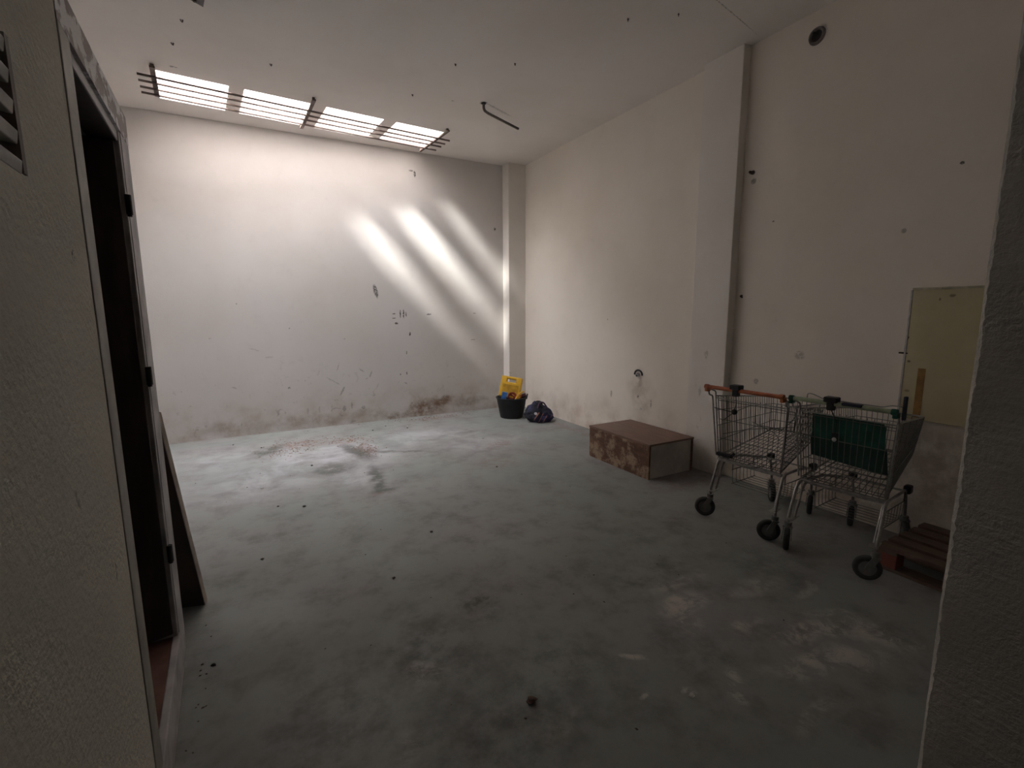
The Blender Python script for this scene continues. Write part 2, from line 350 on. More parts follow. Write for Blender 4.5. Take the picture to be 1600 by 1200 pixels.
# low annex on the left: wall with door and louvre
AM = Matrix.Translation((-.34, 2.0, 0)) @ Matrix.Rotation(math.atan(0.04), 4, 'Z')
def L(y): return y-2.0
T = .13; HB = 2.25; DN, DF, DZ = L(1.503), L(2.305), 2.145
LV0, LV1, LZ0, LZ1 = L(.78), L(1.12), 1.725, 1.935
b = MB()
b.box((-T, L(YR-.1), 0), (0, LV0, HB), AM); b.box((-T, LV1, 0), (0, DN, HB), AM)
b.box((-T, LV0, 0), (0, LV1, LZ0), AM); b.box((-T, LV0, LZ1), (0, LV1, HB), AM)
AW = tag(b.build('wall_annex', M_LEFTROUGH), 'rough grey plaster wall of the low annex with a vent', kind='structure')
b = MB(); b.box((-T, DN, DZ), (0.002, L(2.48), HB), AM); b.build('door_header', M_PEEL, AW)
b = MB(); b.box((-T, DF, 0), (0, L(2.48), DZ), AM); b.build('end_pier', M_FRAMEW, AW)
b = MB(); b.box((-1.2, L(2.38), 0), (-T, L(2.48), HB), AM); b.build('annex_end_wall', M_BACK, AW)
b = MB(); b.box((-1.2, L(YR), HB-.1), (-.001, L(2.479), HB+.001), AM); b.build('annex_roof', M_BACK, AW)
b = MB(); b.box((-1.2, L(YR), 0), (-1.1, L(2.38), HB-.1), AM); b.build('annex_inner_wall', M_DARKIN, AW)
b = MB(); b.box((-1.1, L(.2), 0), (-T, L(2.38), .16), AM); b.box((-T, DN, 0), (-.022, DF, .163), AM); b.build('annex_floor', M_REDFLOOR, AW)
b = MB(); b.rbox((-.022, DN, 0), (.004, DF, .165), .004, AM); b.build('door_step', M_FRAMEW, AW)
fr = empty('trim_1', (-.34, 2, 0)); tag(fr, 'painted wooden frame of the annex doorway', kind='structure')
def aparent(o, p): o.parent = p; o.matrix_parent_inverse = Matrix.Translation(-p.location); return o
b = MB(); b.rbox((-.09, DN, .165), (.003, DN+.10, DZ), .004, AM); aparent(b.build('door_post', M_FRAME), fr)
b = MB(); b.rbox((-.09, DF-.03, .165), (-.002, DF, DZ), .004, AM); aparent(b.build('door_post', M_FRAMEW), fr)
b = MB(); b.rbox((-.09, DN+.10, DZ-.04), (-.006, DF-.03, DZ), .004, AM); aparent(b.build('door_head', M_DOOR), fr)
# door leaf, hinged on the far post and swung into the annex
hp = AM @ Vector((-.02, DF-.032, 0))
dl = empty('door_1', hp); tag(dl, 'dark brown door leaf standing open into the annex', kind='structure')
DM = Matrix.Rotation(rad(196), 4, 'Z')
b = MB(); b.rbox((0, -.02, .19), (.72, .02, DZ-.045), .004, DM); o = b.build('door_leaf', M_DOOR, dl)
for zz in (.53, 1.26, 1.89):
    b = MB(); b.tube([(.022, .008, zz-.035), (.022, .008, zz+.035)], .011, 8); b.tube([(.022, .008, zz-.042), (.022, .008, zz-.035)], .008, 8); b.build('hinge', M_BLACK, dl)
# louvre vent
lv = empty('window_5', AM @ Vector((0, LV0, LZ0))); tag(lv, 'small louvred vent in the grey annex wall', kind='structure')
M_SLAT = simple('dusty_white_slat', (0.50, 0.48, 0.45), 0.7)
M_VTRIM = simple('vent_mortar', (0.33, 0.29, 0.26), 0.8)
b = MB(); b.box((-.10, LV1-.018, LZ0), (.004, LV1, LZ1), AM); b.box((-.10, LV0, LZ0), (.004, LV0+.018, LZ1), AM); aparent(b.build('vent_frame', M_VTRIM), lv)
for k in range(5):
    zz = LZ0+.012+k*.0455
    b = MB(); SMx = AM @ Matrix.Translation((-.023, 0, zz)) @ Matrix.Rotation(rad(8), 4, 'Y')
    b.rbox((-.030, LV0+.018, -.011), (.026, LV1-.018, .011), .002, SMx); aparent(b.build('slat', M_SLAT), lv)
M_CARD = simple('brown_cardboard', (0.55, 0.33, 0.12), 0.85)
for yy, zz, s in ((.97, 1.62, .11), (.82, 1.62, .09)):
    b = MB(); b.rbox((-s/2, -s/2, 0), (s/2, s/2, .30), .003); 
    b.box((-.02, -s/2-.001, .29), (.02, s/2+.001, .301))
    o = tag(b.build('cardboard_box', M_CARD), 'brown cardboard box seen through the vent slats', 'box', 'cardboard boxes behind the vent'); o.location = AM @ Vector((-.30, L(yy), zz))
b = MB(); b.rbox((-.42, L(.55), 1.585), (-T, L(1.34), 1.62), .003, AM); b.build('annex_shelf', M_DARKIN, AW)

# partition with the opening the camera stands in: rendered jamb on the right, lintel above
PY0, PY1, PX = 0.33, 0.55, 1.742
b = MB(); n = 260; vs = []; fs = []
for i in range(n+1):
    z = ZC*i/n
    def j(s, a): return a*noise.noise(Vector((s, z*7.0, 0.3)))+a*.9*noise.noise(Vector((s+9, z*43, 2)))
    e1 = j(0, .0045); e2 = j(4, .006)
    vs += [(PX+j(7,.003), PY0, z), (PX+.002+j(2,.003), PY1-.05, z), (PX+.004+e1, PY1-.012+e2, z), (PX+.02+e1, PY1, z), (R, PY1, z), (R, PY0, z)]
for i in range(n):
    for k in range(5):
        a = i*6+k; fs.append((a, a+6, a+7, a+1))
    a = i*6; fs.append((a+5, a+11, a+6, a))
b.add(vs, fs); tag(b.build('wall_opening', M_JAMB), 'rough beige rendered wall end with a chipped edge', kind='structure')

# ------------------------------------------------------------------ shopping trolleys
def caster(parent, x, y, swivel, r=.070, zt=.155):
    """swivelling caster: fork + tyre + hub, wheel axis on the floor at (x, y) minus trail"""
    Mx = Matrix.Translation((x, y, 0)) @ Matrix.Rotation(swivel, 4, 'Z') 
    f = MB()
    f.tube([(0, 0, zt-.015), (0, 0, zt+.015)], .022, 12, Mx)
    for s in (-1, 1):
        f.add([(-.016, s*.020, zt-.012), (.020, s*.020, zt-.012), (-.020, s*.024, r-.012), (-.046, s*.024, r-.006), (-.046, s*.024, r+.012),
               (-.016, s*.024, zt-.012), (.020, s*.024, zt-.012), (-.020, s*.028, r-.012), (-.046, s*.028, r-.006), (-.046, s*.028, r+.012)],
              [(0,1,2,3,4), (5,9,8,7,6), (0,5,6,1), (1,6,7,2), (2,7,8,3), (3,8,9,4), (4,9,5,0)], M=Mx)
    f.box((-.018, -.028, zt-.018), (.022, .028, zt-.010), Mx)
    c = f.build('caster', M_HUB, parent)
    WM = Mx @ Matrix.Translation((-.032, 0, r)) @ Matrix.Rotation(rad(90), 4, 'X')
    t = MB(); t.lathe([(r*.62, -.015), (r*.90, -.015), (r, -.008), (r, .008), (r*.90, .015), (r*.62, .015), (r*.62, -.015)], 28, WM); t.build('tyre', M_RUBBER, c)
    h = MB(); h.lathe([(.0005, -.011), (r*.25, -.013), (r*.55, -.008), (r*.63, -.012), (r*.63, .012), (r*.55, .008), (r*.25, .013), (.0005, .011)], 24, WM); h.build('hub', M_HUB, c)
def lerp(a, b, t): return a+(b-a)*t
def trolley(loc, rz, label, handle_mat, cap_mat, variant):
    root = empty('shopping_trolley', loc, rz); tag(root, label, 'shopping trolley', 'shopping trolleys parked side by side')
    XR, XF = .13, .755
    def wt(t): return lerp(.252, .185, t)
    def wb(t): return lerp(.222, .155, t)
    def zt(t): return lerp(.895, .835, t)
    def zb(t): return lerp(.445, .585, t)
    def xt(t): return lerp(XR-.03, XF, t)
    def xb(t): return lerp(XR, XF-.02, t)
    def side(s, t, h):      # point on a basket side: t rear->front, h 0 bottom ->1 top
        return (lerp(xb(t), xt(t), h), s*lerp(wb(t), wt(t), h), lerp(zb(t), zt(t), h))
    RW = .0021; cx = variant['cx']
    for s in (1, -1):
        b = MB(); N = 24
        for i in range(N+1): b.tube([side(s, i/N, 0), side(s, i/N, 1)], RW, 4)
        for h in (.02, .27, .52, .77): b.tube([side(s, i/6, h) for i in range(7)], RW*1.25, 5)
        b.build('basket_side', M_WIRE, root)
    def front(u, h): return (lerp(xb(1), xt(1), h), lerp(wb(1), wt(1), h)*u, lerp(zb(1), zt(1), h))
    b = MB()
    for i in range(13): b.tube([front(-1+i/6, 0), front(-1+i/6, 1)], RW, 4)
    for h in (.02, .27, .52, .77): b.tube([front(-1, h), front(1, h)], RW*1.25, 5)
    b.build('basket_front', M_WIRE, root)
    b = MB()
    for i in range(15):
        u = -1+i/7; b.tube([(xb(0), wb(0)*u, zb(0)), (xb(1), wb(1)*u, zb(1))], RW, 4)
    for i in range(12): t = i/11; b.tube([(xb(t), -wb(t), zb(t)), (xb(t), wb(t), zb(t))], RW*1.1, 4)
    b.build('basket_floor', M_WIRE, root)
    def gate(u, h): return (lerp(xb(0), xt(0), h)+.012, lerp(wb(0), wt(0), h)*u*.96, lerp(zb(0)+.01, zt(0), h))
    b = MB()
    for i in range(15): b.tube([gate(-1+i/7, 0), gate(-1+i/7, 1)], RW, 4)
    for h in (.0, .3, .62, .93): b.tube([gate(-1, h), gate(1, h)], RW*1.3, 5)
    b.build('rear_gate', M_WIRE, root)
    b = MB()
    b.tube(bend([side(1, 0, 1), side(1, 1, 1), side(-1, 1, 1), side(-1, 0, 1)], .05), .0052, 8)
    b.tube(bend([side(1, 0, 1), (xt(0)-.005, .252, .93), (.02, .262, .955)], .03), .0052, 8)
    b.tube(bend([side(-1, 0, 1), (xt(0)-.005, -.252, .93), (.02, -.262, .955)], .03), .0052, 8)
    for s in (1, -1):
        b.tube(bend([(.03, s*.268, .955), (.045, s*.268, .905), (.075, s*.262, .90), (xb(0)-.01, s*.235, .46)], .02), .0055, 8)
        b.tube([side(s, 0, 1), side(s, 0, 0)], .005, 8)
    b.tube([side(1, 0, .97), side(-1, 0, .97)], .0045, 8)
    b.build('basket_rim', M_CHROME, root)
    # handle
    hz = .970
    b = MB(); b.tube([(0, .25, hz), (0, -.25, hz)], .0135, 14); hd = b.build('handle', handle_mat, root)
    for s in (1, -1):
        b = MB(); b.tube([(0, s*.245, hz), (0, s*.258, hz), (0, s*.272, hz)], [.0165, .018, .0165], 14)
        b.rbox((-.008, s*.262-.012, hz-.035), (.035, s*.262+.012, hz-.004), .005); b.build('handle_end', cap_mat, hd)
    # coin lock
    b = MB(); b.rbox((-.028, .005, hz+.006), (.030, .075, hz+.038), .006); b.rbox((-.020, .022, hz-.040), (.022, .060, hz+.010), .006)
    lk = b.build('coin_lock', M_BLACK, root)
    # chassis
    for s in (1, -1):
        b = MB()
        b.tube(bend([(cx, s*.236, .155), (cx, s*.236, .215), (cx+.065, s*.232, .400), (cx+.105, s*.226, .428), (.40, s*.205, .415), (XF-.05, s*.150, .355), (XF-.015, s*.148, .26), (XF, s*.148, .15)], .05), .0095, 10)
        b.build('chassis_tube', M_CHROME, root)
        b = MB()
        b.tube(bend([(cx+.03, s*.214, .205), (cx+.10, s*.212, .395), (cx+.155, s*.206, .418)], .03), .0075, 8)
        b.add([(cx+q[0], s*q[1], q[2]) for q in ((-.025, .200, .195), (.06, .200, .205), (.06, .240, .205), (-.025, .245, .195), (-.025, .200, .199), (.06, .200, .209), (.06, .240, .209), (-.025, .245, .199))],
              [(0,3,2,1), (4,5,6,7), (0,1,5,4), (1,2,6,5), (2,3,7,6), (3,0,4,7)])
        b.build('leg_brace', M_CHROME, root)
    b = MB(); b.tube([(.150, .226, .430), (.150, -.226, .430)], .008, 8); b.build('cross_tube', M_CHROME, root)
    b = MB(); b.tube(bend([(.16, .215, .418), (.18, .12, .405), (.18, -.12, .405), (.16, -.215, .418)], .05), .006, 8); b.build('cross_tube', M_CHROME, root)
    b = MB(); b.tube([(.62, .165, .375), (.62, -.165, .375)], .007, 8)
    b.build('cross_tube', M_CHROME, root)
    # lower wire rack
    b = MB()
    for i in range(7): x = .27+i*.048; b.tube(bend([(x, .19, .33), (x, .185, .225), (x, -.185, .225), (x, -.19, .33)], .02, 3), RW, 4)
    for y in (.185, -.185): b.tube([(.26, y, .225), (.57, y, .225)], RW*1.6, 5)
    for y in (.19, -.19): b.tube([(.26, y, .33), (.57, y, .33)], RW*1.6, 5); b.tube([(.27, y, .33), (.27, y, .42)], RW*1.6, 5); b.tube([(.55, y, .33), (.55, y, .39)], RW*1.6, 5)
    b.build('lower_rack', M_WIRE, root)
    sw = variant['swivel']
    caster(root, cx, .236, sw[0]); caster(root, cx, -.236, sw[1]); caster(root, XF, .148, sw[2]); caster(root, XF, -.148, sw[3])
    # plastic corner bumpers at the front of the chassis
    for s in (1, -1):
        b = MB(); b.rbox((XF-.055, s*.155-.02, .33), (XF+.005, s*.155+.02, .385), .01); b.build('bumper', M_BLACK, root)
    if variant['kind'] == 'green':
        b = MB(); pts = [(-.185, .60), (.205, .60), (.205, .70), (-.19, .70)]
        def panel(poly, x0, x1, mat, name):
            q = MB(); nn = len(poly)
            q.add([(x0+(z-.6)*-.05, y, z) for y, z in poly]+[(x1+(z-.6)*-.05, y, z) for y, z in poly],
                  [tuple(range(nn)), tuple(range(2*nn-1, nn-1, -1))]+[(i, i+nn, (i+1) % nn+nn, (i+1) % nn) for i in range(nn)])
            return q.build(name, mat, root)
        arc = [(-.155+-.03*math.sin(a), .845+.03*math.cos(a)) for a in [k*math.pi/2/5 for k in range(6)]]
        panel([(.19, .72), (.19, .868), (.185, .875)]+[(y, z) for y, z in arc]+[(-.19, .72)], .150, .158, M_GREEN, 'seat_flap')
        panel([(.19, .605), (.20, .725), (-.195, .725), (-.21, .575)], .162, .170, simple('dark_green_plastic', (0.004, 0.045, 0.032), .5), 'seat_panel')
        b = MB(); b.tube(bend([(.165, .245, .885), (.165, .245, .985), (.165, .215, .985), (.18, .16, .960), (.18, -.15, .958), (.165, -.19, .975), (.165, -.245, .975), (.165, -.245, .89)], .015, 3), .0032, 6); b.build('seat_wire', M_CHROME, root)
        b = MB(); b.tube(bend([(.30, .15, .51), (.30, -.17, .51), (.55, -.12, .555), (.55, .12, .555)], .05), .0045, 6, closed=True); b.build('floor_frame', M_WIRE, root)
        b = MB(); b.rbox((-.017, -.115, hz-.002), (.017, -.015, hz+.016), .005); b.build('handle_label', M_NAVY, hd)
        b = MB(); b.rbox((.012, -.300, hz-.04), (.034, -.284, hz+.085), .004); b.build('handle_upright', M_NAVY, hd)
        b = MB(); b.lathe([(.0005, 0), (.013, 0), (.013, .008), (.0005, .010)], 16, Matrix.Translation((.126, .055, .735)) @ Matrix.Rotation(rad(-90), 4, 'Y')); b.build('coin_disc', M_WHITEP, lk)
        b = MB(); b.rbox((.118, .035, .72), (.140, .075, .775), .005); b.tube(bend([(0, .04, .935), (.10, .045, .85), (.125, .055, .77)], .03), .003, 5); b.build('lock_key', M_BLACK, lk)
    else:
        b = MB()
        b.tube(bend([(.12, .20, .72), (.26, .20, .765), (.40, .17, .80), (.43, .14, .80), (.43, -.14, .80), (.40, -.17, .80), (.26, -.2, .765), (.12, -.20, .72)], .04), .003, 6)
        b.tube([(.13, .2, .62), (.27, .1, .655), (.42, -.15, .70)], .003, 5); b.tube([(.13, -.2, .66), (.27, -.1, .665), (.42, .15, .68)], .003, 5)
        b.tube(bend([(.43, .14, .80), (.44, .14, .66), (.44, -.14, .66), (.43, -.14, .80)], .03), .003, 6)
        b.build('seat_wire', M_WIRE, root)
        b = MB(); b.lathe([(.0005, -.010), (.018, -.010), (.020, 0), (.018, .010), (.0005, .010)], 16, Matrix.Translation((.085, .095, .805)) @ Matrix.Rotation(rad(90), 4, 'Y')); b.tube([(.085, .095, .80), (.09, .25, .81)], .003, 5)
        b.tube(bend([(0, .04, .935), (.06, .07, .87), (.085, .095, .81)], .03), .003, 5); b.build('lock_key', M_BLACK, lk)
        b = MB(); b.rbox((.085, .10, .468), (.118, .215, .492), .005); b.tube([(.10, .10, .492), (.10, .085, .505)], .010, 8); b.build('gate_clip', M_BLACK, root)
        b = MB(); b.tube(bend([(.12, .18, .475), (.02, .17, .462), (.02, -.10, .462), (.12, -.12, .475)], .03), .004, 6)
        b.tube(bend([(.13, -.04, .49), (.22, -.06, .50), (.22, -.16, .50), (.13, -.17, .49)], .02), .003, 6); b.build('gate_loop', M_CHROME, root)
    return root
trolley((2.825, 2.015, 0), rad(5), 'wire shopping trolley with an orange handle by the pilaster', M_ORANGE, M_ORANGE,
        dict(kind='plain', cx=.080, swivel=(rad(-58), rad(-52), rad(40), rad(20))))
trolley((2.90, 1.455, 0), rad(5.5), 'wire shopping trolley with a pale green handle and green child seat flaps', M_PALEGR, M_GREEN,
        dict(kind='green', cx=.040, swivel=(rad(22), rad(-62), rad(15), rad(30))))

# ------------------------------------------------------------------ wooden box by the wall
M_BTOP = wood('brown_laminate', (0.15, 0.085, 0.062), (0.20, 0.118, 0.088), (14, 2, 14), 0.5)
M_BFRONT = wood('stained_board', (0.09, 0.042, 0.026), (0.16, 0.085, 0.05), (6, 2, 6), 0.75, patch=(0.38, 0.28, 0.19))
M_BEND = simple('grey_white_board', (0.60, 0.56, 0.51), 0.75, scale=5)
X0, X1, Y0, Y1, H = 3.035, 3.590, 3.030, 3.885, .325
bx = empty('wooden_box', ((X0+X1)/2, (Y0+Y1)/2, 0)); tag(bx, 'low brown wooden box with a stained side against the wall', 'box')
def bp(bm, name, mat): o = bm.build(name, mat); o.parent = bx; o.matrix_parent_inverse = Matrix.Translation(-bx.location); return o
b = MB(); b.rbox((X0-.004, Y0-.004, H-.018), (X1+.004, Y1+.004, H), .002); bp(b, 'top_panel', M_BTOP)
b = MB(); b.rbox((X0, Y0, 0), (X0+.018, Y1, H-.018), .002); bp(b, 'front_panel', M_BFRONT)
b = MB(); b.rbox((X1-.018, Y0, 0), (X1, Y1, H-.018), .002); bp(b, 'back_panel', M_BTOP)
b = MB(); b.rbox((X0+.018, Y0+.012, .0), (X1-.018, Y0+.028, H-.018), .002); bp(b, 'end_panel', M_BEND)
b = MB(); b.rbox((X0+.018, Y1-.018, .0), (X1-.018, Y1, H-.018), .002); bp(b, 'end_panel', M_BEND)

# ------------------------------------------------------------------ rubber tub and its contents
TX, TY = 3.225, 5.93
tub = empty('rubber_tub', (TX, TY, 0)); tag(tub, 'black rubber tub of tools in the corner', 'tub')
b = MB(); b.lathe([(.0005, 0), (.155, 0), (.163, .008), (.212, .275), (.224, .282), (.226, .292), (.218, .296), (.205, .285), (.155, .03), (.0005, .02)], 40); b.build('tub_body', M_BLACK, tub)
for a in (rad(95), rad(-32)):
    Mh = Matrix.Rotation(a, 4, 'Z')
    b = MB(); b.tube(bend([(.214, -.06, .27), (.225, -.05, .325), (.225, .05, .325), (.214, .06, .27)], .03), .011, 8, Mh); b.build('tub_handle', M_BLACK, tub)
M_YEL = simple('yellow_plastic', (0.72, 0.43, 0.035), 0.45, var=.08)
YM = Matrix.Translation((TX+.0, TY+.055, .325)) @ Matrix.Rotation(rad(-34), 4, 'Z') @ Matrix.Rotation(rad(-14), 4, 'X') @ Matrix.Rotation(rad(9), 4, 'Y')
yc = empty('tool_case', (TX+.0, TY+.05, .25)); tag(yc, 'yellow plastic tool case standing in the black tub', 'tool case')
def yp(bm, name, mat): o = bm.build(name, mat); o.parent = yc; o.matrix_parent_inverse = Matrix.Translation(-yc.location); return o
for y0, y1 in ((-.055, -.001), (.001, .055)):
    b = MB(); b.rbox((-.15, y0, -.055), (.15, y1, .165), .014, YM)
    for xa, xb_ in ((-.15, -.065), (.065, .15)): b.rbox((xa, y0, .14), (xb_, y1, .245), .012, YM)
    b.rbox((-.10, y0+.008, .21), (.10, y1-.008, .245), .010, YM); yp(b, 'case_half', M_YEL)
b = MB(); b.rbox((-.115, -.062, -.03), (.115, -.053, .13), .004, YM); yp(b, 'case_relief', simple('dark_yellow_plastic', (.58, .33, .025), .5))
b = MB(); b.rbox((-.035, -.02, -.05), (.035, .02, .05), .005, Matrix.Rotation(rad(12), 4, 'Y')); b.rbox((-.022, -.0215, -.03), (.022, -.0195, .03), .001, Matrix.Rotation(rad(12), 4, 'Y'))
o = tag(b.build('blue_packet', simple('blue_card', (.07, .24, .62), .5)), 'small blue packet on top of the tub contents', 'packet'); o.location = (TX-.145, TY-.055, .330); o.rotation_euler = (0, 0, rad(-28))
def coil(name, label, cat, mat, loc, r, tr, turns, tilt, seed):
    rnd = random.Random(seed); pts = []
    for i in range(turns*14):
        a = i/14*2*math.pi; q = r*(1+.18*math.sin(a*.37+seed)); pts.append((q*math.cos(a), q*.8*math.sin(a), .03*math.sin(a*.5+seed)+rnd.uniform(-.006, .006)))
    b = MB(); b.tube(pts, tr, 6, Matrix.Rotation(tilt, 4, 'X')); o = tag(b.build(name, mat), label, cat); o.location = loc; return o
coil('red_strap', 'tangled dark red strap spilling over the tub rim', 'strap', simple('red_webbing', (.25, .03, .02), .8), (TX-.055, TY-.105, .315), .050, .011, 3, rad(62), 1)
coil('orange_cord', 'orange cord coiled on top of the tub contents', 'cord', simple('orange_cord_mat', (.72, .27, .03), .7), (TX+.045, TY-.120, .305), .030, .009, 3, rad(62), 4)
coil('maroon_rope', 'dark maroon rope bundle at the tub rim', 'rope', simple('maroon_cord', (.10, .022, .035), .85), (TX+.118, TY-.105, .300), .028, .013, 3, rad(35), 2)
coil('black_cable', 'black cable looped over the tub rim', 'cable', M_BLACK, (TX+.175, TY-.06, .312), .022, .007, 2, rad(75), 3)
b = MB(); b.tube(bend([(0, 0, .0), (.01, .0, .09), (.05, .01, .12)], .02), [.012]*8, 8); b.rbox((-.02, -.012, -.06), (.02, .012, .01), .006)
o = tag(b.build('yellow_clamp', M_YEL), 'yellow plastic clamp sticking out of the tub', 'clamp'); o.location = (TX-.0, TY-.165, .30); o.rotation_euler = (rad(15), rad(25), 0)
M_JUNK = simple('dark_tool_jumble', (.05, .045, .045), .8, scale=40)
b = MB(); b.lathe([(.0005, .235), (.08, .24), (.15, .225), (.180, .20)], 24); o = tag(b.build('grey_rag', M_JUNK), 'dark rag lining the tub under the tools', 'rag'); o.location = (TX, TY, 0)

# ------------------------------------------------------------------ sports bag
def bag_mat():
    t = NT('navy_striped_cloth'); sep = t.n('ShaderNodeSeparateXYZ'); t.l(t.warp(9, .05), sep.inputs[0])
    u = t.math('ADD', sep.outputs['X'], t.math('MULTIPLY', sep.outputs['Z'], -.55))
    st = t.ramp(t.math('SINE', t.math('MULTIPLY', u, 88)), .70, .9)
    band = t.blobs(t.co, [((-.03, -.14, .07), (.13, .12, .09), (0, 0, 0), 1), ((.17, -.05, .08), (.07, .2, .03), (0, 0, 0), .8)], .7)
    c = t.mix(t.ramp(t.noise(5, 4), .42, .58), (.015, .017, .028), (.032, .034, .10))
    c = t.mix(t.math('MULTIPLY', st, band), c, (.36, .17, .14))
    lg = t.blobs(t.co, [((-.085, -.15, .135), (.025, .08, .02), (0, 0, 0), 1)], .7); c = t.mix(lg, c, (.55, .55, .6))
    t.bump(t.noise(18, 4), .4, .01); return t.done(c, .85)
bg_ = empty('sports_bag', (3.445, 5.49, 0)); tag(bg_, 'crumpled navy sports bag with pale stripes beside the tub', 'bag')
bm = bmesh.new(); bmesh.ops.create_icosphere(bm, subdivisions=5, radius=1)
for v in bm.verts:
    p = v.co.copy()
    k = 1+.16*noise.noise(p*2.1)+.09*noise.noise(p*4.7+Vector((3, 1, 2)))+.05*noise.noise(p*9)
    x = p.x*.225*k; y = p.y*.16*k; z = p.z*.15*k+.12
    f = max(0, z)/.28; x *= 1-.45*f; y *= 1-.42*f; x -= .07*f
    z -= .035*math.exp(-((x-.02)/.03)**2)*f
    v.co = (x, y, max(.002, z))
me = bpy.data.meshes.new('bag_body'); bm.to_mesh(me); bm.free(); me.polygons.foreach_set('use_smooth', [True]*len(me.polygons)); me.materials.append(bag_mat())
o = bpy.data.objects.new('bag_body', me); COL.objects.link(o); o.parent = bg_; o.rotation_euler = (0, 0, rad(-26))
M_STRAP = simple('dark_webbing', (.03, .028, .035), .85)
for s in (-1, 1):
    b = MB(); b.tube(bend([(-.09, s*.06, .20), (-.06, s*.05, .275), (.02, s*.03, .27), (.07, s*.06, .18)], .05), .010, 6); b.build('bag_handle', simple('purple_webbing', (.10, .05, .10), .8) if s < 0 else M_STRAP, bg_)
b = MB(); b.tube([(-.12, -.02, .235), (-.03, -.01, .262), (.06, .0, .245)], .005, 6); b.build('zip', M_STRAP, bg_)

# ------------------------------------------------------------------ pallet and panel by the right wall
M_PAL = wood('reddish_pallet_wood', (0.125, 0.08, 0.06), (0.19, 0.125, 0.095), (12, 2, 12), .8)
M_PALR = wood('red_painted_block', (0.20, 0.06, 0.04), (0.25, 0.085, 0.06), (3, 3, 3), .75)
PXa, PXb, PYa, PYb = 3.15, 3.735, .575, 1.30
pal = empty('wooden_pallet', ((PXa+PXb)/2, (PYa+PYb)/2, 0)); tag(pal, 'reddish wooden pallet on the floor below the yellowed panel', 'pallet')
def pp(bm, name, mat): o = bm.build(name, mat); o.parent = pal; o.matrix_parent_inverse = Matrix.Translation(-pal.location); return o
for k in range(5):
    x = PXa+k*(PXb-PXa-.085)/4; b = MB(); b.rbox((x, PYa, .122), (x+.085, PYb, .142), .003); pp(b, 'deck_board', M_PAL)
for y in (PYa, (PYa+PYb)/2-.05, PYb-.10):
    b = MB(); b.rbox((PXa, y, .100), (PXb, y+.10, .122), .003); pp(b, 'stringer_board', M_PAL)
    for k in range(3):
        x = PXa+k*(PXb-PXa-.10)/2; b = MB(); b.rbox((x, y, .02), (x+.10, y+.10, .10), .004); pp(b, 'block', M_PALR)
for k in range(3):
    x = PXa+k*(PXb-PXa-.10)/2; b = MB(); b.rbox((x, PYa, 0), (x+.10, PYb, .02), .003); pp(b, 'bottom_board', M_PAL)
def panel_mat():
    t = NT('yellowed_panel'); c = t.mix(t.ramp(t.noise(2.5, 5), .35, .7), (.47, .42, .26), (.56, .51, .34))
    k = t.blobs(t.warp(30, .01), [((3.70, 1.50, 1.32), (.2, .012, .012), (0, 0, 0), 1), ((3.70, 1.48, 1.17), (.2, .012, .010), (0, 0, 0), .8), ((3.7, 1.3, 1.58), (.2, .02, .012), (0, 0, 0), .7), ((3.7, 1.36, 1.56), (.2, .008, .01), (0, 0, 0), .7), ((3.7, 1.47, .98), (.2, .02, .01), (0, 0, 0), .5), ((3.7, 1.4, 1.1), (.2, .008, .008), (0, 0, 0), .6)], .5)
    c = t.mix(k, c, (.08, .06, .04)); t.bump(t.noise(20, 4), .15, .004); return t.done(c, .6)
pn = MB(); pn.rbox((3.718, .62, .80), (3.749, 1.50, 1.63), .003); pnl = tag(pn.build('wall_board', panel_mat()), 'yellowed board with a brown tape strip on the wall above the pallet', 'board')
b = MB(); b.box((3.7165, 1.385, .815), (3.7185, 1.425, 1.13)); b.build('tape_strip', simple('brown_tape', (.36, .20, .06), .5), pnl)
b = MB(); b.tube([(3.722, 1.49, 1.22), (3.722, 1.54, 1.22)], .006, 6); b.build('board_nail', M_IRON, pnl)
b = MB(); b.rbox((3.714, .62, 1.62), (3.7495, 1.503, 1.634), .002); b.build('edge_strip', simple('pale_edge', (.56, .52, .40), .6), pnl)
b = MB(); b.rbox((3.716, 1.500, .80), (3.7495, 1.512, 1.62), .002); b.build('edge_strip', simple('white_edge', (.62, .60, .58), .6), pnl)

# ------------------------------------------------------------------ board leaning on the annex end
lb = empty('leaning_board', (-.34, 2.82, 0)); tag(lb, 'wooden board with painted-in lit edge leaning beside the annex door', 'board')
P0 = Vector((-.306, 2.78, .0)); P1 = Vector((-.375, 2.525, 1.06)); wdir = Vector((-.966, .25, 0)).normalized(); U = (P1-P0); nrm = wdir.cross(U).normalized()
if nrm.y > 0: nrm = -nrm
tk = .034; b = MB()
base = [P0, P0+wdir*.60, P0+wdir*.60+U, P0+U]
b.add([p-nrm*tk for p in base]+base, [(0,1,2,3), (7,6,5,4), (0,4,5,1), (1,5,6,2), (2,6,7,3), (3,7,4,0)])
o = b.build('board_core', wood('shaded_brown_board', (.045, .03, .025), (.07, .045, .035), (6, 6, 2))); o.parent = lb; o.matrix_parent_inverse = Matrix.Translation(-lb.location)  # brown face darkened in its colour to read as shaded
b = MB(); q = -wdir*.003
b.add([P0-nrm*tk, P0, P0+U, P0+U-nrm*tk]+[p+q for p in (P0-nrm*tk, P0, P0+U, P0+U-nrm*tk)], [(0,1,2,3), (7,6,5,4), (0,4,5,1), (1,5,6,2), (2,6,7,3), (3,7,4,0)])
o = b.build('board_edge', simple('lit_wood_edge', (.56, .47, .40), .7)); o.parent = lb; o.matrix_parent_inverse = Matrix.Translation(-lb.location)  # edge coloured pale to read as lit by the skylight

